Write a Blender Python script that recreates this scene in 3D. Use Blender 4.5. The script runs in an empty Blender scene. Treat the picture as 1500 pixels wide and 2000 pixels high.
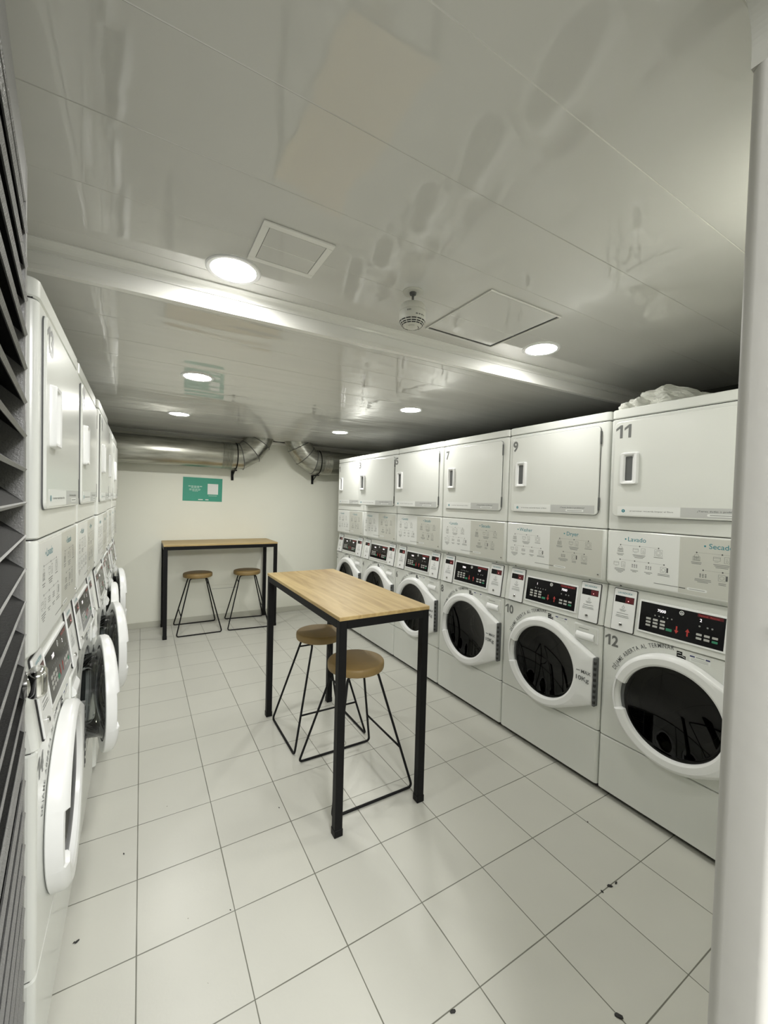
import bpy, bmesh, math, random
from mathutils import Vector, Matrix
PI = math.pi
C = bpy.context.scene.collection
S = bpy.context.scene
random.seed(7)

# ------------------------------------------------------------------ camera
F_PX, YAW, PITCH, ROLL, CAM_Z = 801.25, 0.5341, 0.0257, 0.0267, 1.518
fw = Vector((math.sin(YAW)*math.cos(PITCH), math.cos(YAW)*math.cos(PITCH), -math.sin(PITCH)))
rt = Vector((math.cos(YAW), -math.sin(YAW), 0)); up = rt.cross(fw)
r2 = math.cos(ROLL)*rt + math.sin(ROLL)*up
u2 = -math.sin(ROLL)*rt + math.cos(ROLL)*up
cd = bpy.data.cameras.new('camera'); cam = bpy.data.objects.new('camera', cd); C.objects.link(cam)
cd.sensor_fit = 'VERTICAL'; cd.sensor_height = 36; cd.sensor_width = 27; cd.lens = F_PX/2000*36
cd.clip_start = 0.02
m = Matrix((r2, u2, -fw)).transposed().to_4x4(); m.translation = (0, 0, CAM_Z); cam.matrix_world = m
S.camera = cam

# ------------------------------------------------------------------ light and view
S.view_settings.view_transform = 'Standard'; S.view_settings.look = 'None'
S.view_settings.gamma = 1; S.view_settings.use_curve_mapping = False
S.view_settings.exposure = 0.9
DOWNLIGHT = 64.0
DOWNLIGHT_FAR = 114.0
DOWNLIGHT_NEAR = 50.0
CORRIDOR_W = 75.0
w = bpy.data.worlds.new('world'); S.world = w; w.use_nodes = True
w.node_tree.nodes['Background'].inputs[0].default_value = (0.9, 0.92, 0.95, 1)
w.node_tree.nodes['Background'].inputs[1].default_value = 0.05
ld = bpy.data.lights.new('corridor_fill', 'AREA'); ld.shape = 'RECTANGLE'; ld.size = 1.2; ld.size_y = 0.6  # unseen area light added behind the camera to brighten the foreground
ld.energy = CORRIDOR_W; ld.color = (1.0, 0.99, 0.97)
lo = bpy.data.objects.new('corridor_fill', ld); C.objects.link(lo)
lo.location = (0.30, -1.30, 2.45); lo.rotation_euler = (math.radians(25), 0, 0)
try:
    S.cycles.use_denoising = True
    S.cycles.max_bounces = 12; S.cycles.diffuse_bounces = 9; S.cycles.glossy_bounces = 5
    S.cycles.transparent_max_bounces = 12
    S.cycles.sample_clamp_indirect = 6
except Exception:
    pass

# ------------------------------------------------------------------ materials
def new_mat(name):
    mt = bpy.data.materials.new(name); mt.use_nodes = True
    return mt, mt.node_tree, mt.node_tree.nodes['Principled BSDF']
def N(nt, t, **kw):
    n = nt.nodes.new(t)
    for k, v in kw.items(): setattr(n, k, v)
    return n
def mat(name, col, rough=0.5, metal=0.0, noise=0.04, nscale=8.0, bump=0.0, bscale=60.0, emis=None, estr=0.0, spec=0.5, coat=0.0):
    mt, nt, b = new_mat(name)
    b.inputs['Roughness'].default_value = rough; b.inputs['Metallic'].default_value = metal
    b.inputs['Specular IOR Level'].default_value = spec
    if coat: b.inputs['Coat Weight'].default_value = coat; b.inputs['Coat Roughness'].default_value = 0.05
    tc = N(nt, 'ShaderNodeTexCoord')
    nz = N(nt, 'ShaderNodeTexNoise'); nz.inputs['Scale'].default_value = nscale; nz.inputs['Detail'].default_value = 4
    nt.links.new(tc.outputs['Object'], nz.inputs['Vector'])
    mx = N(nt, 'ShaderNodeMix', data_type='RGBA')
    mx.inputs['A'].default_value = tuple(c*(1-noise) for c in col)+(1,)
    mx.inputs['B'].default_value = tuple(min(1, c*(1+noise)) for c in col)+(1,)
    nt.links.new(nz.outputs['Fac'], mx.inputs['Factor']); nt.links.new(mx.outputs['Result'], b.inputs['Base Color'])
    if bump:
        n2 = N(nt, 'ShaderNodeTexNoise'); n2.inputs['Scale'].default_value = bscale; n2.inputs['Detail'].default_value = 3
        nt.links.new(tc.outputs['Object'], n2.inputs['Vector'])
        bp = N(nt, 'ShaderNodeBump'); bp.inputs['Strength'].default_value = bump; bp.inputs['Distance'].default_value = 0.002
        nt.links.new(n2.outputs['Fac'], bp.inputs['Height']); nt.links.new(bp.outputs['Normal'], b.inputs['Normal'])
    if emis:
        b.inputs['Emission Color'].default_value = emis+(1,); b.inputs['Emission Strength'].default_value = estr
    return mt
M = {}
M['enamel'] = mat('white_enamel', (0.69, 0.705, 0.675), 0.22, noise=0.015, bump=0.05, bscale=220)
M['plastic'] = mat('white_plastic', (0.79, 0.80, 0.80), 0.25, noise=0.01)
M['panel_white'] = mat('panel_white_film', (0.75, 0.765, 0.75), 0.3, noise=0.01)
M['panel_grey'] = mat('panel_grey_film', (0.56, 0.565, 0.52), 0.3, noise=0.01)
M['sticker_grey'] = mat('sticker_grey', (0.50, 0.51, 0.50), 0.35, noise=0.01)
M['ink'] = mat('dark_grey_print', (0.07, 0.075, 0.075), 0.5, noise=0.02)
M['ink_light'] = mat('light_grey_print', (0.22, 0.23, 0.22), 0.5, noise=0.02)
M['number'] = mat('number_grey_vinyl', (0.15, 0.155, 0.15), 0.4, noise=0.02)
M['teal'] = mat('teal_print', (0.03, 0.22, 0.27), 0.5, noise=0.03)
M['dark'] = mat('dark_gap', (0.02, 0.02, 0.02), 0.7)
M['rubber'] = mat('grey_rubber', (0.10, 0.105, 0.105), 0.45)
M['black_gloss'] = mat('black_display', (0.004, 0.004, 0.005), 0.15, spec=0.25)
M['key'] = mat('keypad_grey', (0.42, 0.42, 0.40), 0.5)
M['key_green'] = mat('keypad_green', (0.03, 0.22, 0.12), 0.5)
M['red'] = mat('red_print', (0.42, 0.035, 0.03), 0.5)
M['darkred'] = mat('dark_red_window', (0.10, 0.008, 0.012), 0.2)
M['led'] = mat('lit_digits', (0.9, 0.85, 0.85), 0.5, emis=(1.0, 0.93, 0.95), estr=0.8)
M['led_red'] = mat('lit_red_dot', (0.6, 0.05, 0.05), 0.5, emis=(1.0, 0.35, 0.35), estr=1.5)
M['steel'] = mat('drum_steel', (0.30, 0.30, 0.29), 0.3, metal=0.9, noise=0.1)
M['chrome'] = mat('chrome', (0.75, 0.75, 0.74), 0.12, metal=1.0)
M['black_steel'] = mat('black_powder_steel', (0.006, 0.006, 0.0065), 0.5, bump=0.1, spec=0.18)
M['seat'] = mat('brown_seat', (0.235, 0.158, 0.058), 0.5, noise=0.15, nscale=14, bump=0.25, bscale=90)
M['wall'] = mat('wall_paint', (0.80, 0.805, 0.72), 0.55, noise=0.02, nscale=3, bump=0.25, bscale=25)
M['bare_wall'] = mat('bare_dark_concrete', (0.035, 0.035, 0.03), 0.8, noise=0.2)
M['darkwall'] = mat('dark_cladding', (0.010, 0.010, 0.010), 0.7)
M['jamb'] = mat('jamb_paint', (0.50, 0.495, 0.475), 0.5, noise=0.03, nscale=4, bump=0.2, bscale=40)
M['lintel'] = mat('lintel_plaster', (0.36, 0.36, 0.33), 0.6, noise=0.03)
M['trim'] = mat('white_trim', (0.80, 0.80, 0.77), 0.2, noise=0.02)
M['gloss_trim'] = mat('gloss_white_fascia', (0.84, 0.84, 0.82), 0.12, noise=0.01)
M['skirt'] = mat('tile_skirting', (0.52, 0.52, 0.45), 0.35, noise=0.06)
M['signgreen'] = mat('sign_green', (0.05, 0.33, 0.235), 0.4, noise=0.04)
M['signtext'] = mat('sign_pale_print', (0.42, 0.62, 0.55), 0.5)
M['white'] = mat('white_print', (0.78, 0.80, 0.78), 0.5)
M['blue'] = mat('navy_print', (0.02, 0.025, 0.12), 0.5)
M['diffuser'] = mat('lamp_diffuser', (1, 1, 1), 0.5, noise=0, emis=(1.0, 0.985, 0.935), estr=DOWNLIGHT)
M['diffuser_near'] = mat('lamp_diffuser_near', (1, 1, 1), 0.5, noise=0, emis=(1.0, 0.985, 0.935), estr=DOWNLIGHT_NEAR)
M['diffuser_far'] = mat('lamp_diffuser_far', (1, 1, 1), 0.5, noise=0, emis=(1.0, 0.985, 0.935), estr=DOWNLIGHT_FAR)
M['detector'] = mat('detector_plastic', (0.62, 0.62, 0.57), 0.4)
M['louver'] = mat('louver_shaded_metal', (0.007, 0.007, 0.007), 0.6, spec=0.15, metal=0.0, noise=0.2, nscale=40, bump=0.6, bscale=300)  # grey slats darkened to near black, their shade put into the colour
M['louver_frame'] = mat('louver_frame_metal', (0.20, 0.20, 0.198), 0.35, noise=0.1, nscale=30, bump=0.5, bscale=300)

def mat_glass(name, tint, rough=0.02, ior=1.5):
    mt, nt, b = new_mat(name); nt.nodes.remove(b)
    out = nt.nodes['Material Output']
    tr = N(nt, 'ShaderNodeBsdfTransparent'); tr.inputs[0].default_value = tint+(1,)
    gl = N(nt, 'ShaderNodeBsdfGlossy'); gl.inputs['Roughness'].default_value = rough; gl.inputs[0].default_value = (1, 1, 1, 1)
    fr = N(nt, 'ShaderNodeFresnel'); fr.inputs[0].default_value = ior
    mx = N(nt, 'ShaderNodeMixShader')
    nt.links.new(fr.outputs[0], mx.inputs[0]); nt.links.new(tr.outputs[0], mx.inputs[1]); nt.links.new(gl.outputs[0], mx.inputs[2])
    nt.links.new(mx.outputs[0], out.inputs[0])
    return mt
M['window'] = mat_glass('tinted_door_window', (0.06, 0.063, 0.05), 0.02, 1.35)
M['bowl'] = mat_glass('clear_glass_bowl', (0.72, 0.74, 0.74), 0.05)

def mat_duct():
    mt, nt, b = new_mat('galvanised_duct')
    b.inputs['Metallic'].default_value = 0.95; b.inputs['Roughness'].default_value = 0.33
    tc = N(nt, 'ShaderNodeTexCoord'); mp = N(nt, 'ShaderNodeMapping'); mp.inputs['Scale'].default_value = (1.2, 9, 9)
    nz = N(nt, 'ShaderNodeTexNoise'); nz.inputs['Scale'].default_value = 3; nz.inputs['Detail'].default_value = 6
    nt.links.new(tc.outputs['Object'], mp.inputs[0]); nt.links.new(mp.outputs[0], nz.inputs['Vector'])
    cr = N(nt, 'ShaderNodeValToRGB'); cr.color_ramp.elements[0].position = 0.3; cr.color_ramp.elements[1].position = 0.7
    cr.color_ramp.elements[0].color = (0.30, 0.30, 0.26, 1); cr.color_ramp.elements[1].color = (0.55, 0.55, 0.50, 1)
    nt.links.new(nz.outputs['Fac'], cr.inputs[0]); nt.links.new(cr.outputs[0], b.inputs['Base Color'])
    bp = N(nt, 'ShaderNodeBump'); bp.inputs['Strength'].default_value = 0.25; bp.inputs['Distance'].default_value = 0.01
    nt.links.new(nz.outputs['Fac'], bp.inputs['Height']); nt.links.new(bp.outputs['Normal'], b.inputs['Normal'])
    return mt
M['duct'] = mat_duct()

def mat_floor():
    mt, nt, b = new_mat('floor_tiles')
    s, ox, oy = 0.3105, 0.0, 2.1456
    geo = N(nt, 'ShaderNodeNewGeometry'); sp = N(nt, 'ShaderNodeSeparateXYZ'); nt.links.new(geo.outputs['Position'], sp.inputs[0])
    def math_(op, a, bb=None, c=None):
        n = N(nt, 'ShaderNodeMath', operation=op)
        for i, v in enumerate((a, bb, c)):
            if v is None: continue
            if isinstance(v, (int, float)): n.inputs[i].default_value = v
            else: nt.links.new(v, n.inputs[i])
        return n.outputs[0]
    def axis(o, off):
        t = math_('DIVIDE', math_('SUBTRACT', o, off-50*s), s)
        fr = math_('FRACT', t); d = math_('MINIMUM', fr, math_('SUBTRACT', 1.0, fr))
        return math_('MULTIPLY', d, s), math_('FLOOR', t)
    dx, ix = axis(sp.outputs[0], ox); dy, iy = axis(sp.outputs[1], oy)
    nw = N(nt, 'ShaderNodeTexNoise'); nw.inputs['Scale'].default_value = 5; nt.links.new(geo.outputs['Position'], nw.inputs['Vector'])
    wd = math_('MULTIPLY_ADD', nw.outputs['Fac'], 0.0020, 0.0010)
    def line(d):
        return math_('SUBTRACT', 1.0, math_('MULTIPLY', math_('SUBTRACT', math_('DIVIDE', d, wd), 0.6), 1.6))
    g = N(nt, 'ShaderNodeClamp'); nt.links.new(math_('MAXIMUM', line(dx), line(dy)), g.inputs[0])
    cmb = N(nt, 'ShaderNodeCombineXYZ'); nt.links.new(ix, cmb.inputs[0]); nt.links.new(iy, cmb.inputs[1])
    wn = N(nt, 'ShaderNodeTexWhiteNoise', noise_dimensions='2D'); nt.links.new(cmb.outputs[0], wn.inputs['Vector'])
    nz = N(nt, 'ShaderNodeTexNoise'); nz.inputs['Scale'].default_value = 4; nz.inputs['Detail'].default_value = 8
    nt.links.new(geo.outputs['Position'], nz.inputs['Vector'])
    f = math_('ADD', math_('MULTIPLY', wn.outputs['Value'], 0.35), math_('MULTIPLY', nz.outputs['Fac'], 0.65))
    mx = N(nt, 'ShaderNodeMix', data_type='RGBA'); mx.inputs['A'].default_value = (0.49, 0.49, 0.448, 1); mx.inputs['B'].default_value = (0.56, 0.56, 0.51, 1)
    nt.links.new(f, mx.inputs['Factor'])
    # sparse dark specks of dirt
    vo = N(nt, 'ShaderNodeTexVoronoi'); vo.inputs['Scale'].default_value = 7; nt.links.new(geo.outputs['Position'], vo.inputs['Vector'])
    spk = math_('MULTIPLY', math_('LESS_THAN', vo.outputs['Distance'], 0.022), math_('LESS_THAN', nw.outputs['Fac'], 0.5))
    m3 = N(nt, 'ShaderNodeMix', data_type='RGBA'); m3.inputs['B'].default_value = (0.12, 0.11, 0.08, 1)
    nt.links.new(math_('MULTIPLY', spk, 0.7), m3.inputs['Factor']); nt.links.new(mx.outputs['Result'], m3.inputs['A'])
    m2 = N(nt, 'ShaderNodeMix', data_type='RGBA'); m2.inputs['B'].default_value = (0.10, 0.10, 0.075, 1)
    nt.links.new(math_('MULTIPLY', g.outputs[0], 0.9), m2.inputs['Factor']); nt.links.new(m3.outputs['Result'], m2.inputs['A'])
    nt.links.new(m2.outputs['Result'], b.inputs['Base Color'])
    b.inputs['Roughness'].default_value = 0.33
    n2 = N(nt, 'ShaderNodeTexNoise'); n2.inputs['Scale'].default_value = 90; n2.inputs['Detail'].default_value = 2; nt.links.new(geo.outputs['Position'], n2.inputs['Vector'])
    h = math_('SUBTRACT', math_('MULTIPLY', n2.outputs['Fac'], 0.35), math_('MULTIPLY', g.outputs[0], 1.0))
    bp = N(nt, 'ShaderNodeBump'); bp.inputs['Strength'].default_value = 0.35; bp.inputs['Distance'].default_value = 0.002
    nt.links.new(h, bp.inputs['Height']); nt.links.new(bp.outputs['Normal'], b.inputs['Normal'])
    return mt
M['floor'] = mat_floor()

def mat_ceiling():
    mt, nt, b = new_mat('glossy_pvc_ceiling')
    b.inputs['Base Color'].default_value = (0.63, 0.63, 0.605, 1); b.inputs['Roughness'].default_value = 0.05
    b.inputs['Specular IOR Level'].default_value = 0.75
    geo = N(nt, 'ShaderNodeNewGeometry')
    mp = N(nt, 'ShaderNodeMapping'); mp.inputs['Scale'].default_value = (1.3, 6.0, 1)
    nt.links.new(geo.outputs['Position'], mp.inputs[0])
    nz = N(nt, 'ShaderNodeTexNoise'); nz.inputs['Scale'].default_value = 1.1; nz.inputs['Detail'].default_value = 1
    nt.links.new(mp.outputs[0], nz.inputs['Vector'])
    mp2 = N(nt, 'ShaderNodeMapping'); mp2.inputs['Scale'].default_value = (2.0, 120.0, 1)
    nt.links.new(geo.outputs['Position'], mp2.inputs[0])
    n2 = N(nt, 'ShaderNodeTexNoise'); n2.inputs['Scale'].default_value = 1.0; n2.inputs['Detail'].default_value = 2
    nt.links.new(mp2.outputs[0], n2.inputs['Vector'])
    ad = N(nt, 'ShaderNodeMath', operation='MULTIPLY_ADD'); ad.inputs[1].default_value = 0.004
    nt.links.new(n2.outputs['Fac'], ad.inputs[0]); nt.links.new(nz.outputs['Fac'], ad.inputs[2])
    bp = N(nt, 'ShaderNodeBump'); bp.inputs['Strength'].default_value = 1.0; bp.inputs['Distance'].default_value = 0.0038
    nt.links.new(ad.outputs[0], bp.inputs['Height']); nt.links.new(bp.outputs['Normal'], b.inputs['Normal'])
    return mt
M['ceiling'] = mat_ceiling()

def mat_wood():
    mt, nt, b = new_mat('oak_tabletop')
    b.inputs['Roughness'].default_value = 0.45
    tc = N(nt, 'ShaderNodeTexCoord')
    mp = N(nt, 'ShaderNodeMapping'); mp.inputs['Scale'].default_value = (11, 1.1, 11)
    nt.links.new(tc.outputs['Object'], mp.inputs[0])
    nz = N(nt, 'ShaderNodeTexNoise'); nz.inputs['Scale'].default_value = 2.2; nz.inputs['Detail'].default_value = 9; nz.inputs['Distortion'].default_value = 0.8
    nt.links.new(mp.outputs[0], nz.inputs['Vector'])
    mp2 = N(nt, 'ShaderNodeMapping'); mp2.inputs['Scale'].default_value = (9.0, 0.9, 1)
    nt.links.new(tc.outputs['Object'], mp2.inputs[0])
    br = N(nt, 'ShaderNodeTexBrick'); br.inputs['Scale'].default_value = 1.0; br.inputs['Mortar Size'].default_value = 0.0
    br.inputs['Brick Width'].default_value = 0.6; br.inputs['Row Height'].default_value = 0.7
    br.inputs['Color1'].default_value = (0.35, 0.35, 0.35, 1); br.inputs['Color2'].default_value = (0.75, 0.75, 0.75, 1)
    nt.links.new(mp2.outputs[0], br.inputs['Vector'])
    ad = N(nt, 'ShaderNodeMath', operation='MULTIPLY_ADD'); ad.inputs[1].default_value = 0.35
    nt.links.new(br.outputs['Color'], ad.inputs[0])
    ml = N(nt, 'ShaderNodeMath', operation='MULTIPLY'); ml.inputs[1].default_value = 0.72; nt.links.new(nz.outputs['Fac'], ml.inputs[0])
    nt.links.new(ml.outputs[0], ad.inputs[2])
    cr = N(nt, 'ShaderNodeValToRGB')
    cr.color_ramp.elements[0].position = 0.32; cr.color_ramp.elements[0].color = (0.285, 0.185, 0.068, 1)
    cr.color_ramp.elements[1].position = 0.75; cr.color_ramp.elements[1].color = (0.53, 0.40, 0.185, 1)
    nt.links.new(ad.outputs[0], cr.inputs[0]); nt.links.new(cr.outputs[0], b.inputs['Base Color'])
    return mt
M['wood'] = mat_wood()

def mat_bag():
    mt, nt, b = new_mat('translucent_plastic_bag')
    b.inputs['Base Color'].default_value = (0.75, 0.76, 0.70, 1); b.inputs['Roughness'].default_value = 0.3
    b.inputs['Subsurface Weight'].default_value = 0.0
    nz = N(nt, 'ShaderNodeTexNoise'); nz.inputs['Scale'].default_value = 18; nz.inputs['Detail'].default_value = 6
    bp = N(nt, 'ShaderNodeBump'); bp.inputs['Strength'].default_value = 0.8; bp.inputs['Distance'].default_value = 0.02
    nt.links.new(nz.outputs['Fac'], bp.inputs['Height']); nt.links.new(bp.outputs['Normal'], b.inputs['Normal'])
    return mt
M['bag'] = mat_bag()

# ------------------------------------------------------------------ mesh helpers
class MB:
    def __init__(s): s.bm = bmesh.new(); s.mats = []
    def mi(s, m):
        if m not in s.mats: s.mats.append(m)
        return s.mats.index(m)
    def _tag(s, faces, m, smooth=False):
        i = s.mi(m)
        for f in faces: f.material_index = i; f.smooth = smooth
    def box(s, x0, x1, y0, y1, z0, z1, m, bev=0.0, seg=2, mtx=None):
        r = bmesh.ops.create_cube(s.bm, size=1)
        vs = r['verts']
        for v in vs:
            v.co = Vector(((x0+x1)/2+v.co.x*(x1-x0), (y0+y1)/2+v.co.y*(y1-y0), (z0+z1)/2+v.co.z*(z1-z0)))
        fs = list({f for v in vs for f in v.link_faces})
        if bev > 0:
            es = list({e for v in vs for e in v.link_edges})
            rr = bmesh.ops.bevel(s.bm, geom=es, offset=bev, segments=seg, affect='EDGES', profile=0.5)
            fs = list(set([f for f in fs if f.is_valid]) | set(rr['faces']))
            vs = list({v for f in fs for v in f.verts})
        s._tag(fs, m, False)
        if mtx is not None:
            for v in vs: v.co = mtx @ v.co
        return fs
    def loft(s, loops, m, closed_ring=True, cap0=False, cap1=False, smooth=True):
        rows = [[s.bm.verts.new(p) for p in lp] for lp in loops]
        fs = []
        n = len(rows[0])
        for a, b in zip(rows, rows[1:]):
            for i in range(n if closed_ring else n-1):
                j = (i+1) % n
                try: fs.append(s.bm.faces.new((a[i], a[j], b[j], b[i])))
                except ValueError: pass
        s._tag(fs, m, smooth)
        caps = []
        if cap0: caps.append(s.bm.faces.new(rows[0][::-1]))
        if cap1: caps.append(s.bm.faces.new(rows[-1]))
        s._tag(caps, m, False)
        return rows
    def lathe(s, prof, m, c=(0, 0, 0), axis='Z', n=40, smooth=True, cap0=False, cap1=False):
        loops = []
        for r, h in prof:
            lp = []
            for k in range(n):
                a = 2*PI*k/n
                p = (r*math.cos(a), r*math.sin(a), h)
                if axis == 'Y': p = (p[0], p[2], p[1])
                if axis == 'X': p = (p[2], p[0], p[1])
                lp.append(Vector(p)+Vector(c))
            loops.append(lp)
        return s.loft(loops, m, True, cap0, cap1, smooth)
    def tube(s, pts, r, m, n=10, caps=True, square=False):
        pts = [Vector(p) for p in pts]
        loops = []
        prev = None
        for i, p in enumerate(pts):
            if i == 0: t = pts[1]-p
            elif i == len(pts)-1: t = p-pts[i-1]
            else: t = (pts[i+1]-p).normalized()+(p-pts[i-1]).normalized()
            t.normalize()
            if prev is None:
                a = Vector((0, 0, 1)) if abs(t.z) < 0.9 else Vector((1, 0, 0))
                u = t.cross(a).normalized()
            else:
                u = prev-t*prev.dot(t); u.normalize()
            prev = u; v = t.cross(u)
            loops.append([p+u*r*math.cos(2*PI*k/n)+v*r*math.sin(2*PI*k/n) for k in range(n)])
        s.loft(loops, m, True, caps, caps, True)
    def plate(s, outline, y0, y1, m, bev=0.0):
        """outline: list of (x,z) counter-clockwise seen from -y; solid between y0 (back) and y1 (front, smaller y)."""
        loops = [[(x, y0, z) for x, z in outline]]
        if bev:
            cx = sum(p[0] for p in outline)/len(outline); cz = sum(p[1] for p in outline)/len(outline)
            W = max(p[0] for p in outline)-min(p[0] for p in outline); H = max(p[1] for p in outline)-min(p[1] for p in outline)
            sx = (W-2*bev)/W; sz = (H-2*bev)/H
            loops.append([(x, y1+bev, z) for x, z in outline])
            loops.append([(cx+(x-cx)*(1-(1-sx)*0.3), y1+bev*0.3, cz+(z-cz)*(1-(1-sz)*0.3)) for x, z in outline])
            loops.append([(cx+(x-cx)*sx, y1, cz+(z-cz)*sz) for x, z in outline])
        else: loops.append([(x, y1, z) for x, z in outline])
        s.loft([[Vector(p) for p in lp] for lp in loops], m, True, True, True, False)
    def add_mesh(s, me, mtx, m):
        base = len(s.bm.verts); vs = [s.bm.verts.new(mtx @ v.co) for v in me.vertices]
        fs = []
        for p in me.polygons:
            try: fs.append(s.bm.faces.new([vs[i] for i in p.vertices]))
            except ValueError: pass
        s._tag(fs, m, False)
    def flat_big(s, area=0.004):
        for f in s.bm.faces:
            if f.calc_area() > area: f.smooth = False
        return s
    def mesh(s, name, angle=38):
        bmesh.ops.recalc_face_normals(s.bm, faces=s.bm.faces)
        me = bpy.data.meshes.new(name); s.bm.to_mesh(me); s.bm.free()
        for k in s.mats: me.materials.append(M[k])
        keep = [p.use_smooth for p in me.polygons]
        me.set_sharp_from_angle(angle=math.radians(angle))
        me.polygons.foreach_set('use_smooth', keep)
        return me
    def obj(s, name, parent=None, loc=(0, 0, 0), rot=None, sharp=True):
        me = s.mesh(name); return link(name, me, parent, loc, rot)
def link(name, me, parent=None, loc=(0, 0, 0), rot=None):
    o = bpy.data.objects.new(name, me); C.objects.link(o); o.location = loc
    if rot: o.rotation_euler = rot
    if parent is not None: o.parent = parent
    return o
def tag(o, label=None, cat=None, group=None, kind=None):
    if label: o['label'] = label
    if cat: o['category'] = cat
    if group: o['group'] = group
    if kind: o['kind'] = kind
    return o
def empty(name, loc=(0, 0, 0), rz=0.0):
    o = bpy.data.objects.new(name, None); C.objects.link(o); o.location = loc; o.rotation_euler = (0, 0, rz)
    o.empty_display_size = 0.1
    return o
def rrect(x0, x1, z0, z1, r, n=6):
    pts = []
    for cx, cz, a0 in ((x1-r, z0+r, -90), (x1-r, z1-r, 0), (x0+r, z1-r, 90), (x0+r, z0+r, 180)):
        for k in range(n+1):
            a = math.radians(a0+90*k/n); pts.append((cx+r*math.cos(a), cz+r*math.sin(a)))
    return pts
_tc = {}
def text_mesh(t, bold=0.0):
    k = (t, bold)
    if k in _tc: return _tc[k]
    cu = bpy.data.curves.new('txt', 'FONT'); cu.body = t; cu.size = 1.0; cu.offset = bold; cu.resolution_u = 4
    o = bpy.data.objects.new('txt', cu); C.objects.link(o)
    dg = bpy.context.evaluated_depsgraph_get(); dg.update()
    me = bpy.data.meshes.new_from_object(o.evaluated_get(dg))
    bpy.data.objects.remove(o); bpy.data.curves.remove(cu)
    xs = [v.co.x for v in me.vertices]; ys = [v.co.y for v in me.vertices]
    _tc[k] = (me, min(xs), max(xs), min(ys), max(ys))
    return _tc[k]
FRONT = Matrix(((1, 0, 0, 0), (0, 0, -1, 0), (0, 1, 0, 0), (0, 0, 0, 1)))   # text plane xy -> xz, facing -y
def put_text(mb, t, x0, z0, h, y, m, width=None, bold=0.0, mtx=None):
    me, a, b, c, d = text_mesh(t, bold)
    cap = text_mesh('H', bold); sc = h/(cap[4]-cap[3])
    sx = sc if width is None else width/(b-a)
    T = Matrix.Translation((x0, y, z0)) @ FRONT @ Matrix.Diagonal((sx, sc, 1, 1)) @ Matrix.Translation((-a, 0, 0))
    if mtx is not None: T = mtx @ T
    mb.add_mesh(me, T, m)
_mc = {}
def cached(key, fn):
    if key not in _mc: _mc[key] = fn()
    return _mc[key]

# ------------------------------------------------------------------ structure
XL, XR, YB, YF = -1.25, 3.30, 5.385, 0.24
ZN, ZF = 2.335, 2.25
def drop_y(x): return 1.752-0.035*x
b = MB(); b.box(-2.5, 4.5, -3.2, YB+0.1, -0.1, 0.0, 'floor'); tag(b.obj('floor'), kind='structure')
b = MB(); b.box(XL-0.1, XR+0.1, YB, YB+0.1, 0, 2.6, 'wall'); tag(b.obj('wall_back'), kind='structure')
b = MB(); b.box(XL-0.1, XL, 0.18, YB, 0, 2.6, 'bare_wall'); tag(b.obj('wall_left'), kind='structure')
b = MB(); b.box(XR, XR+0.1, 0.18, YB, 0, 2.6, 'bare_wall'); tag(b.obj('wall_right'), kind='structure')
# front wall with the doorway the camera looks through
b = MB()
b.box(XL-1.5, -0.135, 0.19, YF, 0, 2.6, 'wall'); b.box(0.745, XR+1.5, 0.19, YF, 0, 2.6, 'wall')
b.box(-0.135, 0.745, 0.19, YF, 2.26, 2.6, 'wall')
b.box(0.72, XR+1.5, 0.172, 0.188, 0, 2.6, 'darkwall'); b.box(XL-1.5, -0.16, 0.172, 0.188, 0, 2.6, 'darkwall')
b.box(-0.16, 0.72, 0.172, 0.188, 2.26, 2.6, 'darkwall')
tag(b.obj('wall_front'), kind='structure')
# door frame post (rounded), plaster above it and head with rounded corner
b = MB()
for x0, x1 in ((0.69, 0.76),):
    pl = []
    for cx, cy, a0 in ((x0+0.016, 0.186+0.0, 180), ):
        pass
    prof = [(x1, YF+0.004), (x0+0.018, YF+0.004)]
    for k in range(7):
        a = math.radians(90+90*k/6); prof.append((x0+0.018+0.018*math.cos(a), YF-0.014+0.018*math.sin(a)))
    for k in range(7):
        a = math.radians(180+90*k/6); prof.append((x0+0.012+0.012*math.cos(a), 0.190+0.012*math.sin(a)))
    prof.append((x1, 0.178))
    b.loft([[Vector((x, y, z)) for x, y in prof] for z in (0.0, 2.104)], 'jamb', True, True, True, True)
tag(b.obj('trim_1'), kind='structure')
b = MB()
prof = []
for k in range(17):
    a = math.radians(0+90*k/16); prof.append((0.6905-0.07+0.07*math.cos(a), 2.195-0.07+0.07*math.sin(a)))
outline = [(0.76, 2.104), (0.76, 2.30), (-0.15, 2.30), (-0.15, 2.195)] + prof[::-1] + [(0.6905, 2.104)]
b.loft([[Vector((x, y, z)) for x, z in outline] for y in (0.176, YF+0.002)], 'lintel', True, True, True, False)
tag(b.obj('trim_2'), kind='structure')
# round cover plate on the door post
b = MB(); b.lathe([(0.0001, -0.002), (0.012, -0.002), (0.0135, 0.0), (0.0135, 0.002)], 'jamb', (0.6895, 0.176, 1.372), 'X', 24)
o = tag(b.obj('lock_cover'), 'small round painted cover on the right door post', 'cover plate')
# corridor shell behind the camera
b = MB()
b.box(-2.5, 4.5, -3.2, 0.18, 2.55, 2.65, 'wall'); b.box(-2.6, -2.5, -3.2, 0.19, 0, 2.6, 'wall')
b.box(4.5, 4.6, -3.2, 0.19, 0, 2.6, 'wall'); b.box(-2.5, 4.5, -3.3, -3.2, 0, 2.6, 'wall')
tag(b.obj('wall_corridor'), kind='structure')

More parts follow.
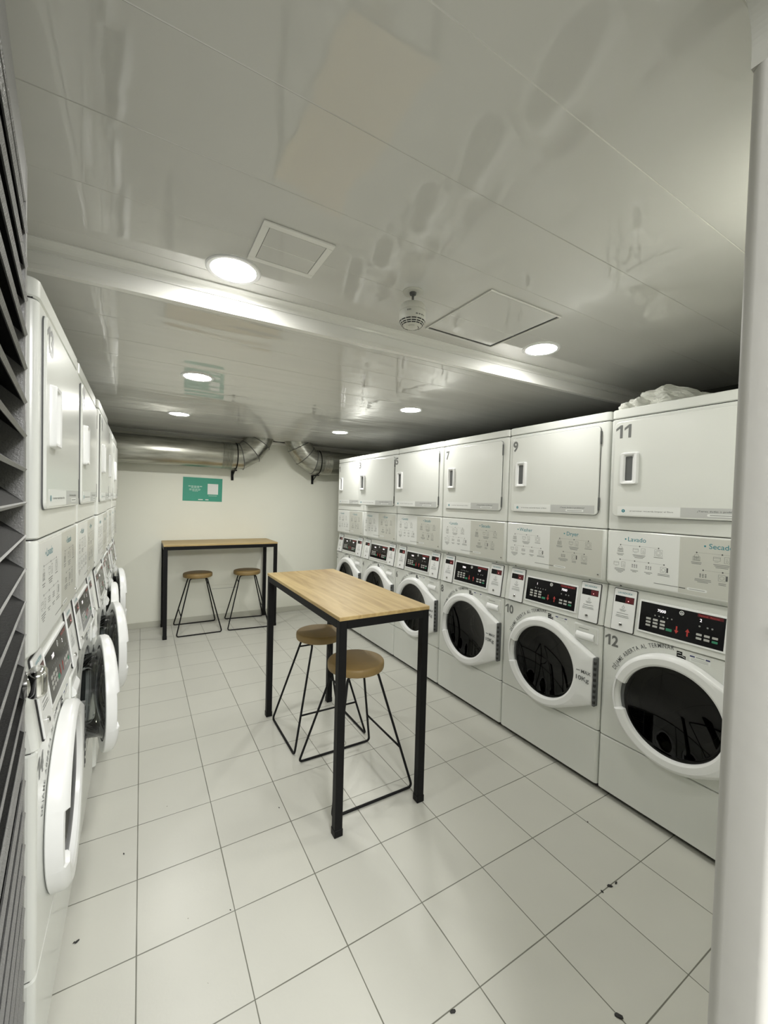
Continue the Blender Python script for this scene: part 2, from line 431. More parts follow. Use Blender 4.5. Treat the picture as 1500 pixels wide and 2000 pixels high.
# ceilings made of glossy planks with a fine V groove between neighbours
def planks(name, y_start, y_end, z, x0, x1, seam0, pitch, sy=None):
    b = MB(); rnd = random.Random(3)
    ys = [y_start]; k = math.ceil((y_start-seam0)/pitch+1e-6)
    while seam0+k*pitch < y_end-0.03:
        if seam0+k*pitch > y_start+0.03: ys.append(seam0+k*pitch)
        k += 1
    ys.append(y_end)
    g = 0.0016
    i = b.mi('ceiling'); d = b.mi('trim')
    for a, c in zip(ys, ys[1:]):
        t0 = rnd.uniform(-1, 1)*0.0004; t1 = rnd.uniform(-1, 1)*0.0004
        nseg = 24
        def yy(y, x): return min(y, drop_y(x)) if sy == 'near' else (max(y, drop_y(x)) if sy == 'far' else y)
        for s_ in range(nseg):
            xa = x0+(x1-x0)*s_/nseg; xb = x0+(x1-x0)*(s_+1)/nseg
            def P(x, y, dz): return b.bm.verts.new((x, yy(y, x), z+dz))
            q = [P(xa, a+g, t0), P(xb, a+g, t0), P(xb, c-g, t1), P(xa, c-g, t1)]
            try:
                f = b.bm.faces.new(q); f.material_index = i
                q2 = [P(xa, c-g, t1), P(xb, c-g, t1), P(xb, c, 0.0012), P(xa, c, 0.0012)]
                f = b.bm.faces.new(q2); f.material_index = d
                q3 = [P(xa, c, 0.0012), P(xb, c, 0.0012), P(xb, c+g, 0), P(xa, c+g, 0)]
                f = b.bm.faces.new(q3); f.material_index = i
            except ValueError: pass
    b.box(x0, x1, y_start if sy == 'near' else 1.83, y_end, z+0.012, z+0.06, 'dark')
    o = b.obj(name); tag(o, kind='structure'); return o
planks('ceiling', 0.19, 1.84, ZN, XL, XR, 0.832, 0.2655, 'near')
planks('ceiling_far', 1.60, YB, ZF, XL, XR, 2.325, 0.2655, 'far')
# drop face, cove moulding and bottom strip
def swept(name, prof, m, x0=XL, x1=XR, n=2):
    b = MB(); loops = []
    for k in range(n):
        x = x0+(x1-x0)*k/(n-1); loops.append([Vector((x, drop_y(x)+dy, z)) for dy, z in prof])
    b.loft(loops, m, True, True, True, False); o = b.obj(name); tag(o, kind='structure'); return o
swept('trim_3', [(0, ZN+0.01), (0, ZF-0.002), (0.02, ZF-0.002), (0.02, ZN+0.01)], 'gloss_trim')
cove = [(0.0, ZN), (-0.042, ZN), (-0.042, ZN-0.004)]
for k in range(6):
    a = math.radians(90*k/5); cove.append((-0.040+0.034*math.sin(a), ZN-0.005-0.020*(1-math.cos(a))))
cove += [(-0.006, ZN-0.030), (0.0, ZN-0.030)]
swept('trim_4', cove, 'trim')
swept('trim_5', [(0.0, ZF+0.014), (-0.005, ZF+0.014), (-0.007, ZF+0.002), (-0.009, ZF-0.006), (0.018, ZF-0.006), (0.034, ZF-0.002), (0.034, ZF+0.002), (0.0, ZF+0.002)], 'trim')
b = MB(); b.loft([[Vector((x, YB+dy, z)) for dy, z in ((0, ZF), (-0.035, ZF), (-0.035, ZF-0.006), (-0.018, ZF-0.012), (-0.008, ZF-0.030), (0, ZF-0.030))] for x in (XL, XR)], 'trim', True, True, True, False)
tag(b.obj('trim_6'), kind='structure')
b = MB(); b.box(XL, XR, YB-0.010, YB, 0, 0.068, 'skirt', 0.002); tag(b.obj('baseboard_back'), kind='structure')
# torn opening in the ceiling between the ducts
b = MB()
for pts in (((1.33, 5.20), (1.40, 5.17), (1.47, 5.26), (1.56, 5.30), (1.50, 5.33), (1.38, 5.25)), ((1.50, 5.28), (1.60, 5.24), (1.68, 5.33), (1.60, 5.36))):
    b.loft([[Vector((x, y, z)) for x, y in pts] for z in (ZF-0.0025, ZF-0.0010)], 'dark', True, True, True, False)
tag(b.obj('trim_7'), kind='structure')
# access panel on back wall
b = MB(); b.box(0.745, 1.07, YB-0.006, YB, 0.150, 0.430, 'wall', 0.002)
b.box(0.755, 1.06, YB-0.0075, YB-0.004, 0.385, 0.388, 'ink_light')
tag(b.obj('access_panel'), 'painted access panel low on the back wall behind the stools', 'access panel')

# ------------------------------------------------------------------ stacked washer dryers
HW, DEP = 0.3425, 0.70
def shell(z0, z1, m='enamel', r=0.016, hole=None, y_front=0.0, hw=HW, y0=None, top_r=0.0):
    b = MB()
    pl = [(-hw, DEP), (-hw, y_front+r)]
    for k in range(1, 6):
        a = math.radians(180+90*k/5); pl.append((-hw+r+r*math.cos(a), y_front+r+r*math.sin(a)))
    fi = len(pl)-1
    for k in range(0, 6):
        a = math.radians(270+90*k/5); pl.append((hw-r+r*math.cos(a), y_front+r+r*math.sin(a)))
    pl.append((hw, DEP))
    e = 0.004
    def ring(z, ins): return [Vector((x*(1-ins/hw), (y if y > DEP-0.01 else y+ins), z)) for x, y in pl]
    zs = [ring(z0, e), ring(z0+e, 0), ring(z1-e, 0), ring(z1, e)]
    rows = b.loft(zs, m, True, True, True, True)
    if hole:
        cx, cz, rr = hole
        a0, a1, b0, b1 = rows[1][fi], rows[1][fi+1], rows[2][fi], rows[2][fi+1]
        for f in list(b.bm.faces):
            if set(f.verts) == {a0, a1, b0, b1}: b.bm.faces.remove(f)
        x0, x1 = a0.co.x, a1.co.x; za, zb = z0+e, z1-e
        n = 64; outer, inner, back = [], [], []
        for k in range(n):
            a = 2*PI*k/n; dx, dz = math.cos(a), math.sin(a)
            t = min((x1-cx)/dx if dx > 1e-6 else 1e9, (x0-cx)/dx if dx < -1e-6 else 1e9, (zb-cz)/dz if dz > 1e-6 else 1e9, (za-cz)/dz if dz < -1e-6 else 1e9)
            outer.append(Vector((cx+dx*t, y_front, cz+dz*t)))
            inner.append(Vector((cx+dx*rr, y_front, cz+dz*rr))); back.append(Vector((cx+dx*(rr-0.01), y_front+0.03, cz+dz*(rr-0.01))))
        rws = b.loft([outer, inner, back], m, True, False, False, True)
        for f in b.bm.faces:
            if all(abs(v.co.y-y_front) < 1e-6 for v in f.verts): f.smooth = False
        for cxx, czz in ((x0, za), (x1, za), (x1, zb), (x0, zb)):
            # fill the corner triangles
            best = sorted(range(n), key=lambda k: (outer[k]-Vector((cxx, y_front, czz))).length)[:1][0]
            for j in (best-1, best):
                p, q = rws[0][j % n], rws[0][(j+1) % n]
                c3 = Vector((cxx, y_front, czz))
                if abs(p.co.x-q.co.x) > 1e-5 and abs(p.co.z-q.co.z) > 1e-5:
                    v = b.bm.verts.new(c3); f = b.bm.faces.new((p, q, v)); f.material_index = b.mi(m)
    return b
U = lambda u: u-0.345

def m_lower(): return shell(0.03, 0.3165).flat_big().mesh('lower_panel')
def m_housing(): return shell(0.3200, 0.8840, hole=(0, 0.585, 0.222)).flat_big().mesh('washer_housing')
def m_dryer(): return shell(1.4045, 1.9720).flat_big().mesh('dryer_housing')
def m_lid(): return shell(1.9760, 2.0225, r=0.02).flat_big().mesh('top_lid')
def m_core():
    b = MB(); b.box(-HW+0.006, HW-0.006, 0.012, 0.03, 0.30, 0.325, 'dark')
    b.box(-HW+0.006, HW-0.006, 0.45, DEP-0.02, 0.3, 2.0, 'dark')
    b.box(-HW+0.006, HW-0.006, 0.012, 0.45, 0.876, 0.895, 'dark'); b.box(-HW+0.006, HW-0.006, 0.012, 0.45, 1.39, 1.41, 'dark')
    b.box(-HW+0.006, HW-0.006, 0.012, 0.45, 1.965, 1.98, 'dark')
    return b.mesh('inner_frame')
def m_kick():
    b = MB(); b.box(-HW+0.01, HW-0.01, 0.03, DEP, 0.008, 0.035, 'dark')
    for sx in (-1, 1): b.lathe([(0.02, 0.0), (0.02, 0.03)], 'black_steel', (sx*0.28, 0.07, 0), 'Z', 16, True, True, True)
    return b.mesh('kick_base')
YC0, YC1, ZC0, ZC1 = -0.004, 0.026, 0.888, 1.107       # sloped control fascia
def cpt(u, z, out=0.0):
    t = (z-ZC0)/(ZC1-ZC0); return Vector((U(u), YC0+(YC1-YC0)*t-out, z))
CT = Matrix(((1, 0, 0, 0), (0, 1, (YC1-YC0)/(ZC1-ZC0), YC0-ZC0*(YC1-YC0)/(ZC1-ZC0)), (0, 0, 1, 0), (0, 0, 0, 1)))
def m_fascia():
    b = MB(); r = 0.014; loops = []
    for (y, z, ins) in ((YC0+0.004, 0.888, 0.003), (YC0, 0.892, 0), (YC1, 1.107, 0), (YC1+0.03, 1.113, 0.0)):
        lp = [(-HW+ins, DEP), (-HW+ins, y+r)]
        for k in range(1, 5): a = math.radians(180+90*k/4); lp.append((-HW+ins+r+r*math.cos(a), y+r+r*math.sin(a)))
        for k in range(0, 5): a = math.radians(270+90*k/4); lp.append((HW-ins-r+r*math.cos(a), y+r+r*math.sin(a)))
        lp.append((HW-ins, DEP)); loops.append([Vector((x, yy, z)) for x, yy in lp])
    b.loft(loops, 'enamel', True, True, True, True); b.flat_big()
    return b.mesh('control_panel')
def m_instr():
    b = MB(); loops = []; r = 0.016
    for (y, z) in ((0.034, 1.110), (0.030, 1.1105), (0.004, 1.130), (0.0, 1.136), (0.0, 1.396), (0.004, 1.401)):
        lp = [(-HW, DEP), (-HW, y+r)]
        for k in range(1, 5): a = math.radians(180+90*k/4); lp.append((-HW+r+r*math.cos(a), y+r+r*math.sin(a)))
        for k in range(0, 5): a = math.radians(270+90*k/4); lp.append((HW-r+r*math.cos(a), y+r+r*math.sin(a)))
        lp.append((HW, DEP)); loops.append([Vector((x, yy, z)) for x, yy in lp])
    b.loft(loops, 'enamel', True, True, True, True); b.flat_big()
    for sx in (-0.27, 0.25): b.lathe([(0.0001, -0.002), (0.005, -0.001), (0.005, 0.004)], 'ink', (sx, 0.018, 1.119), 'Y', 12)
    return b.mesh('instruction_panel')
def strokes(b, segs, y, m, w=0.0012):
    for (x0, z0, x1, z1) in segs:
        d = Vector((x1-x0, 0, z1-z0)); L = d.length or 1e-6; nrm = Vector((-d.z, 0, d.x))/L*w/2
        p, q = Vector((x0, y, z0)), Vector((x1, y, z1))
        f = b.bm.faces.new([b.bm.verts.new(v) for v in (p-nrm, q-nrm, q+nrm, p+nrm)]); f.material_index = b.mi(m)
def rect_s(x0, x1, z0, z1): return [(x0, z0, x1, z0), (x1, z0, x1, z1), (x1, z1, x0, z1), (x0, z1, x0, z0)]
def circ_s(cx, cz, r, n=12): return [(cx+r*math.cos(2*PI*k/n), cz+r*math.sin(2*PI*k/n), cx+r*math.cos(2*PI*(k+1)/n), cz+r*math.sin(2*PI*(k+1)/n)) for k in range(n)]
def dot(b, x, z, r, y, m):
    f = b.bm.faces.new([b.bm.verts.new((x+r*math.cos(2*PI*k/10), y, z+r*math.sin(2*PI*k/10))) for k in range(10)]); f.material_index = b.mi(m)
def icon(b, kind, u, z, y):
    x = U(u)
    if kind == 'basket':
        strokes(b, rect_s(x-.013, x+.013, z-.012, z+.004)+[(x-.016, z-.014, x+.016, z-.014)], y, 'ink_light')
        for k in (-.007, 0, .007): strokes(b, [(x+k, z-.012, x+k, z+.004), (x-.013, z+k*.7-.004, x+.013, z+k*.7-.004)], y, 'ink_light', .001)
        strokes(b, circ_s(x, z+.006, .009, 8), y, 'ink_light')
    elif kind == 'card':
        strokes(b, rect_s(x-.031, x-.006, z-.006, z+.010)+[(x-.031, z+.005, x-.006, z+.005), (x-.026, z-.011, x-.012, z-.011)], y, 'ink_light')
        strokes(b, rect_s(x+.008, x+.026, z-.013, z+.013)+[(x+.013, z+.004, x+.021, z+.004)]+circ_s(x+.018, z-.005, .004, 6), y, 'ink_light')
    elif kind == 'drum':
        strokes(b, circ_s(x, z, .013)+circ_s(x, z, .008, 8), y, 'ink_light'); strokes(b, rect_s(x-.017, x+.017, z-.015, z+.015), y, 'ink_light', .0009)
    elif kind == 'keys':
        for k in (-1, 0, 1):
            for j in (-1, 0, 1): strokes(b, [(x+k*.010-.003, z+j*.006, x+k*.010+.003, z+j*.006)], y, 'ink', .003)
    elif kind == 'door':
        strokes(b, rect_s(x-.014, x+.010, z-.013, z+.013)+circ_s(x-.002, z, .008, 8), y, 'ink_light')
        strokes(b, [(x+.015, z-.011, x+.015, z+.011)], y, 'ink', .006)
def caption(b, u, z, ws, y, m='ink_light'):
    for k, w_ in enumerate(ws): strokes(b, [(U(u)-w_/2, z-k*.0062, U(u)+w_/2, z-k*.0062)], y, m, .0028)
def m_wash(title):
    def f():
        b = MB(); y = -0.0008
        b.plate([(U(.016), 1.140), (U(.343), 1.140), (U(.343), 1.393), (U(.016), 1.393)], 0.0002, -0.0006, 'panel_white')
        put_text(b, title, U(.112), 1.351, .0215, y, 'teal', bold=0.004); dot(b, U(.100), 1.3605, .0042, y, 'teal')
        strokes(b, [(U(.076), 1.330, U(.255), 1.330), (U(.076), 1.255, U(.281), 1.255)], y, 'ink_light', .0007)
        for u, k in ((.076, 'basket'), (.169, 'card'), (.255, 'drum')): dot(b, U(u), 1.330, .0032, y, 'ink'); icon(b, k, u, 1.308, y)
        caption(b, .076, 1.284, (.036, .026), y); caption(b, .167, 1.286, (.060, .052, .040), y); caption(b, .255, 1.286, (.040,), y)
        for u, k in ((.076, 'card'), (.148, 'keys'), (.213, 'keys'), (.281, 'door')): dot(b, U(u), 1.255, .0032, y, 'ink'); icon(b, k, u, 1.231, y)
        caption(b, .076, 1.208, (.052, .052, .036, .02), y); caption(b, .148, 1.208, (.036, .02), y); caption(b, .213, 1.208, (.036, .02), y); caption(b, .281, 1.210, (.050, .052), y)
        strokes(b, [(U(.240), 1.163, U(.343), 1.163)], y, 'ink_light', .0030)
        return b.mesh('washing_instructions')
    return f
def m_dry(title):
    def f():
        b = MB(); y = -0.0008
        b.plate([(U(.3435), 1.140), (U(.668), 1.140), (U(.668), 1.393), (U(.3435), 1.393)], 0.0002, -0.0006, 'panel_grey')
        put_text(b, title, U(.455), 1.351, .0215, y, 'teal', bold=0.004); dot(b, U(.440), 1.3605, .0042, y, 'teal')
        strokes(b, [(U(.410), 1.330, U(.590), 1.330), (U(.437), 1.255, U(.568), 1.255)], y, 'ink_light', .0007)
        for u, k in ((.410, 'basket'), (.503, 'card'), (.590, 'drum')): dot(b, U(u), 1.330, .0032, y, 'ink'); icon(b, k, u, 1.308, y)
        caption(b, .410, 1.286, (.040, .036), y); caption(b, .503, 1.286, (.060, .052, .044), y); caption(b, .590, 1.286, (.042,), y)
        for u, k in ((.437, 'keys'), (.507, 'door'), (.568, 'drum')): dot(b, U(u), 1.255, .0032, y, 'ink'); icon(b, k, u, 1.231, y)
        caption(b, .437, 1.214, (.060, .062, .04), y); caption(b, .507, 1.208, (.026, .026), y); caption(b, .568, 1.208, (.036, .034), y)
        strokes(b, [(U(.345), 1.163, U(.372), 1.163)], y, 'ink', .0034)
        b.plate(rrect(U(.378), U(.455), 1.158, 1.170, .0058, 3), -0.0006, -0.0010, 'panel_white')
        strokes(b, [(U(.386), 1.164, U(.447), 1.164)], -0.0012, 'ink_light', .0022)
        b.lathe([(0.0001, -0.004), (0.006, -0.003), (0.007, 0.001)], 'chrome', (U(.653), 0, 1.158), 'Y', 14)
        dot(b, U(.653), 1.158, .0028, -0.0045, 'dark')
        return b.mesh('drying_instructions')
    return f
def m_display(): 
    b = MB()
    b.plate(rrect(U(.174), U(.532), .917, 1.070, .004, 3), 0.001, -0.006, 'plastic', 0.0015)
    b.plate([(U(.182), .926), (U(.523), .926), (U(.523), 1.062), (U(.182), 1.062)], -0.0055, -0.0066, 'black_gloss')
    b.bm.transform(CT); return b.mesh('control_display')
def _key(b, u, z, m='key', w=.021, h=.0095):
    y = -0.0068; b.plate(rrect(U(u)-w/2, U(u)+w/2, z-h/2, z+h/2, .0015, 2), y+.0004, y-.0004, m)
def m_keypad():
    b = MB()
    for r_ in range(3):
        for c in range(3): _key(b, .222+.031*c, .988-.0155*r_)
    b.bm.transform(CT); return b.mesh('number_keypad')
def m_start():
    b = MB(); _key(b, .313, .957, 'key_green', .025, .012); b.bm.transform(CT); return b.mesh('start_key')
def m_options():
    b = MB()
    for r_ in range(2):
        for c in range(3): _key(b, .432+.0295*c, .970-.0165*r_, 'key_green' if (r_, c) == (1, 2) else 'key')
    b.bm.transform(CT); return b.mesh('option_keypad')
def m_status():
    b = MB(); y = -0.0068
    for u in (.249, .267, .285, .303, .321): dot(b, U(u), 1.008, .0034, y, 'ink_light')
    b.bm.transform(CT); return b.mesh('status_icons')
def m_status2():
    b = MB(); y = -0.0068
    for u in (.431, .461, .478): dot(b, U(u), 1.006, .0040, y, 'ink_light')
    b.bm.transform(CT); return b.mesh('status_icons')
def m_arrow(u, s_):
    def f():
        b = MB(); y = -0.0070; zc = .966; x = U(u)
        pts = [(x-.003, zc-.017*s_), (x+.003, zc-.017*s_), (x+.003, zc+.002*s_), (x+.009, zc+.002*s_), (x, zc+.017*s_), (x-.009, zc+.002*s_), (x-.003, zc+.002*s_)]
        f_ = b.bm.faces.new([b.bm.verts.new((p[0], y, p[1])) for p in pts]); f_.material_index = b.mi('red')
        b.bm.transform(CT); return b.mesh('red_arrow')
    return f
def m_header():
    b = MB(); y = -0.0070
    strokes(b, [(U(.420), 1.053, U(.515), 1.053)], y, 'darkred', .013)
    put_text(b, 'Terminal', U(.425), 1.0495, .0065, y-.0004, 'red', bold=.004); put_text(b, 'Reservas', U(.468), 1.0495, .0065, y-.0004, 'red', bold=.004)
    b.bm.transform(CT); return b.mesh('red_header')
def m_logo():
    b = MB(); y = -0.0070
    strokes(b, circ_s(U(.358), 1.046, .0085, 18), y, 'white', .0026); strokes(b, [(U(.353), 1.043, U(.358), 1.050), (U(.358), 1.050, U(.363), 1.043), (U(.354), 1.043, U(.362), 1.043)], y, 'white', .0018)
    b.bm.transform(CT); return b.mesh('round_logo')
def m_digits(a, c):
    def f():
        b = MB(); y = -0.0070
        put_text(b, a, U(.258), 1.028, .0125, y, 'led')
        if c: put_text(b, c, U(.430), 1.026, .0125, y, 'led')
        b.bm.transform(CT); return b.mesh('digital_readout')
    return f
def m_pay():
    b = MB()
    b.plate(rrect(-.058, .058, .8905, 1.103, .006, 3), 0.001, -0.004, 'dark')
    b.plate(rrect(-.055, .055, .8935, 1.100, .005, 3), 0.001, -0.0085, 'plastic', 0.002)
    b.bm.transform(CT); return b.mesh('payment_unit')
def m_paywin():
    b = MB(); y = -0.0087
    b.plate([(-.047, 1.034), (.047, 1.034), (.047, 1.067), (-.047, 1.067)], y+.0004, y-.0002, 'black_gloss')
    b.plate([(.005, 1.036), (.046, 1.036), (.046, 1.065), (.005, 1.065)], y-.0002, y-.0006, 'darkred')
    dot(b, .020, 1.046, .0022, y-.001, 'led_red')
    b.bm.transform(CT); return b.mesh('payment_window')
def m_paytext(t):
    def f():
        b = MB(); y = -0.0092
        put_text(b, t, -.036, 1.078, .0095, y, 'teal', width=.072)
        strokes(b, circ_s(-.002, 1.012, .006, 10)+[(-.002, 1.020, -.002, 1.024)], y, 'ink_light', .0016)
        for k, (w_, z) in enumerate(((.034, .999), (.024, .993), (.058, .981), (.062, .970), (.066, .963))): strokes(b, [(-w_/2-.003, z, w_/2-.003, z)], y, 'ink_light', .0024)
        b.bm.transform(CT); return b.mesh('payment_lettering')
    return f
def m_lock():
    b = MB(); b.lathe([(0.0085, 0.0), (0.0085, -0.004), (0.006, -0.005), (0.006, -0.003), (0.0001, -0.003)], 'chrome', (-.006, -.0085, .925), 'Y', 20)
    dot(b, -.006, .925, .0042, -.0120, 'dark')
    b.bm.transform(CT); return b.mesh('lock')
# washer door
DCX, DCZ, DR = -0.320, 0.585, 0.262
def door_phis():
    ph = [2*PI*k/96 for k in range(96)]
    c = math.atan2(.128, .318); ph += [c, -c+2*PI]
    for a in (162, 163.2, 197, 198.2): ph.append(math.radians(a))
    return sorted(set(round(p, 5) for p in ph))
def door_R(p):
    # circle joined by its tangents to a straight hinge edge at x=+.318, half height .128
    c, s_ = math.cos(p), math.sin(p)
    hx, hz = .318, .128; d = math.hypot(hx, hz); base = math.atan2(hz, hx); al = math.acos(DR/d); tp = base+al
    q = p if p <= PI else 2*PI-p
    if q >= tp: return DR
    if q <= base: return hx/math.cos(q)
    # tangent line through corner and circle at angle tp
    n = (math.cos(tp), math.sin(tp)); return DR/(math.cos(q)*n[0]+math.sin(q)*n[1])
def taper(x): return .62+.38*(-x/.58)
def m_wdoor():
    b = MB(); ph = door_phis()
    def lp(fn, yf): return [Vector((DCX+fn(p)*math.cos(p), yf(p), DCZ+fn(p)*math.sin(p))) for p in ph]
    def notch(p): return math.radians(162.6) < p < math.radians(197.6)
    k = lambda v: (lambda p: v)
    loops = [lp(lambda p: .214, k(-.006)), lp(lambda p: door_R(p)-.004, k(-.002)), lp(door_R, lambda p: -.005), lp(door_R, lambda p: -.030 if notch(p) else -.034),
             lp(lambda p: door_R(p)-.005, lambda p: -.042 if notch(p) else -.046), lp(lambda p: door_R(p)-.014, lambda p: -.045 if notch(p) else -.052),
             lp(lambda p: .246 if notch(p) else min(door_R(p)-.016, .243), lambda p: -.036 if notch(p) else -.055),
             lp(lambda p: .236 if notch(p) else .216, lambda p: -.028 if notch(p) else -.053),
             lp(lambda p: .232 if notch(p) else .207, lambda p: -.022 if notch(p) else -.046), lp(lambda p: .228 if notch(p) else .205, k(-.012))]
    loops = [[Vector((v.x, v.y*taper(v.x), v.z)) for v in l_] for l_ in loops]
    b.loft(loops, 'plastic', True, False, False, True)
    for f in b.bm.faces:
        ys = [v.co.y for v in f.verts]; xs = [v.co.x for v in f.verts]
        if max(ys)-min(ys) < 0.0035 or min(xs) > -.01: f.smooth = False
    me = b.mesh('washer_door'); return me
def m_window():
    b = MB(); prof = [(.232, -.010), (.224, -.013), (.206, -.017)]
    b.lathe(prof, 'rubber', (DCX, 0, DCZ), 'Y', 64)
    dome = [(.207, -.019)]+[(.205*q, -.019+.030*(1-q*q)) for q in (1.0, .93, .85, .75, .6, .45, .3, .15, .001)]
    b.lathe(dome, 'window', (DCX, 0, DCZ), 'Y', 64)
    for v in b.bm.verts: v.co.y *= taper(v.co.x)/.66
    return b.mesh('door_window')
def m_bowl():
    b = MB(); b.lathe([(.205, -.010), (.198, -.002), (.190, .012), (.182, .060), (.170, .092), (.150, .108), (.09, .116), (.0001, .118)], 'bowl', (DCX, 0, DCZ), 'Y', 64)
    b.lathe([(.214, -.012), (.206, -.004), (.196, -.004)], 'rubber', (DCX, 0, DCZ), 'Y', 64)
    return b.mesh('glass_bowl')
def m_whinge():
    b = MB(); b.box(.000, .013, -.033, -.001, .455, .716, 'rubber', .002, 1)
    for k in range(8): b.box(.004, .0135, -.0345, -.024, .470+k*.030, .485+k*.030, 'dark')
    return b.mesh('door_hinge')
def m_max():
    b = MB(); y = -0.0392
    put_text(b, 'MAX', U(.602)-.32, .613, .0185, y, 'ink', width=.055, bold=.006); strokes(b, [(U(.572)-.32, .623, U(.594)-.32, .623)], y, 'ink', .0036)
    put_text(b, '10Kg', U(.572)-.32, .572, .0235, y, 'ink', width=.075, bold=.006)
    return b.mesh('capacity_lettering')
def m_drum():
    b = MB()
    b.lathe([(.216, .004), (.226, .012), (.205, .030), (.198, .050), (.214, .060)], 'rubber', (0, 0, .585), 'Y', 64)
    b.lathe([(.200, .058), (.250, .062), (.252, .40), (.24, .42), (.10, .41), (.06, .385), (.0001, .38)], 'steel', (0, 0, .585), 'Y', 48)
    for k in range(3):
        a = math.radians(90+120*k+20)
        Mx = Matrix.Translation((0, 0, .585)) @ Matrix.Rotation(-a, 4, 'Y')
        b.box(.19, .25, .07, .40, -.02, .02, 'steel', .008, 2, Mx)
    return b.mesh('drum')
def m_drawer():
    b = MB()
    b.plate(rrect(U(.527), U(.667), .776, .868, .008, 4), 0.0, -0.0030, 'plastic', .001)
    b.plate(rrect(U(.531), U(.663), .780, .864, .006, 4), -.002, -0.0055, 'enamel', .0015)
    for k, w_ in enumerate((.060,)): strokes(b, [(U(.556), .847, U(.556)+w_, .847)], -.0058, 'ink_light', .0035)
    return b.mesh('detergent_drawer')
def m_drawer_h():
    b = MB(); x0, x1 = U(.543), U(.650)
    b.plate(rrect(x0, x1, .789, .832, .006, 4), -.004, -.0062, 'sticker_grey')
    prof = [(-.005, .826), (-.007, .829), (-.018, .812), (-.020, .800), (-.016, .792), (-.006, .789)]
    b.loft([[Vector((x, y, z)) for y, z in prof] for x in (x0+.002, x1-.002)], 'plastic', True, True, True, True)
    return b.mesh('drawer_handle')
def m_arc():
    b = MB(); s_ = 'DÉJAME ABIERTA AL TERMINAR'; rad = .286; h = .0200
    cap = text_mesh('H', .004); sc = h/(cap[4]-cap[3])
    adv = []
    for ch in s_:
        if ch == ' ': adv.append(.013)
        else:
            me, a, c, _, _ = text_mesh(ch, .004); adv.append((c-a)*sc+.0042)
    tot = sum(adv); a0, a1 = math.radians(160), math.radians(91); k = (a0-a1)*rad/tot; p = 0
    for ch, ad in zip(s_, adv):
        if ch != ' ':
            me, a, c, _, _ = text_mesh(ch, .004); ang = a0-(p+ad/2)*k/rad
            T = Matrix.Translation((rad*math.cos(ang), -.0008, .585+rad*math.sin(ang))) @ Matrix.Rotation(-(ang-PI/2), 4, 'Y') @ FRONT @ Matrix.Diagonal((sc*min(k, 1.2), sc, 1, 1)) @ Matrix.Translation((-(a+c)/2, 0, 0))
            b.add_mesh(me, T, 'ink')
        p += ad
    return b.mesh('arched_lettering')
def m_energy():
    b = MB(); x = U(.350)
    b.plate([(x, .838), (x+.036, .838), (x+.036, .857), (x+.022, .857), (x+.022, .873), (x, .873)], .0, -.0008, 'black_gloss')
    strokes(b, [(x+.002, .864, x+.010, .867), (x+.010, .867, x+.018, .865), (x+.004, .854, x+.020, .855), (x+.020, .855, x+.034, .849)], -.0011, 'white', .0022)
    strokes(b, [(x+.003, .842, x+.033, .842)], -.0011, 'ink_light', .003)
    return b.mesh('energy_mark')
def m_rating():
    b = MB(); x0, x1 = U(.401), U(.480)
    b.plate(rrect(x0, x1, .844, .872, .002, 2), .0, -.0006, 'white')
    b.plate([(x0+.001, .864), (x0+.020, .864), (x0+.020, .870), (x0+.001, .870)], -.0006, -.0010, 'blue')
    b.plate([(x1-.018, .864), (x1-.002, .864), (x1-.002, .870), (x1-.018, .870)], -.0006, -.0010, 'blue')
    strokes(b, [(x0+.024, .867, x1-.022, .867)], -.0010, 'ink_light', .003)
    for k in range(3): strokes(b, [(x0+.006, .859-.005*k, x1-.008, .859-.005*k)], -.0010, 'key', .0014)
    return b.mesh('rating_label')
# dryer door (origin on the hinge side, u=.640)
def m_ddoor():
    b = MB(); b.plate(rrect(-.600, 0, 1.475, 1.952, .022, 6), -0.0035, -0.0100, 'enamel', .003)
    return b.mesh('dryer_door')
def m_gasket():
    b = MB(); b.plate(rrect(U(.640)-.602, U(.640)+.002, 1.473, 1.954, .026, 6), 0.001, -0.0026, 'rubber')
    return b.mesh('door_gasket')
def m_dh():
    b = MB(); x0, x1, z0, z1 = -.563, -.478, 1.634, 1.794
    o = rrect(x0, x1, z0, z1, .010, 4); y = -.010
    def sc(o, dx, dz, sx=0): cx, cz = (x0+x1)/2, (z0+z1)/2; W, H = x1-x0, z1-z0; return [(cx+(p[0]-cx)*(1-2*dx/W)+sx, cz+(p[1]-cz)*(1-2*dz/H)) for p in o]
    loops = [[(p[0], y+.001, p[1]) for p in o], [(p[0], y-.012, p[1]) for p in sc(o, .002, .002)], [(p[0], y-.015, p[1]) for p in sc(o, .005, .005)], [(p[0], y-.013, p[1]) for p in sc(o, .016, .012)], ]
    b.loft([[Vector(p) for p in l] for l in loops], 'plastic', True, True, False, True)
    b.loft([[Vector((p[0], y-.013, p[1])) for p in sc(o, .016, .012)], [Vector((p[0], y-.001, p[1])) for p in sc(o, .026, .020, -.004)]], 'plastic', True, False, False, True)
    b.loft([[Vector((p[0], y-.0012, p[1])) for p in sc(o, .025, .019, -.004)], [Vector((p[0], y-.0008, p[1])) for p in sc(o, .0255, .0195, -.004)]], 'rubber', True, True, True, False)
    return b.mesh('door_handle')
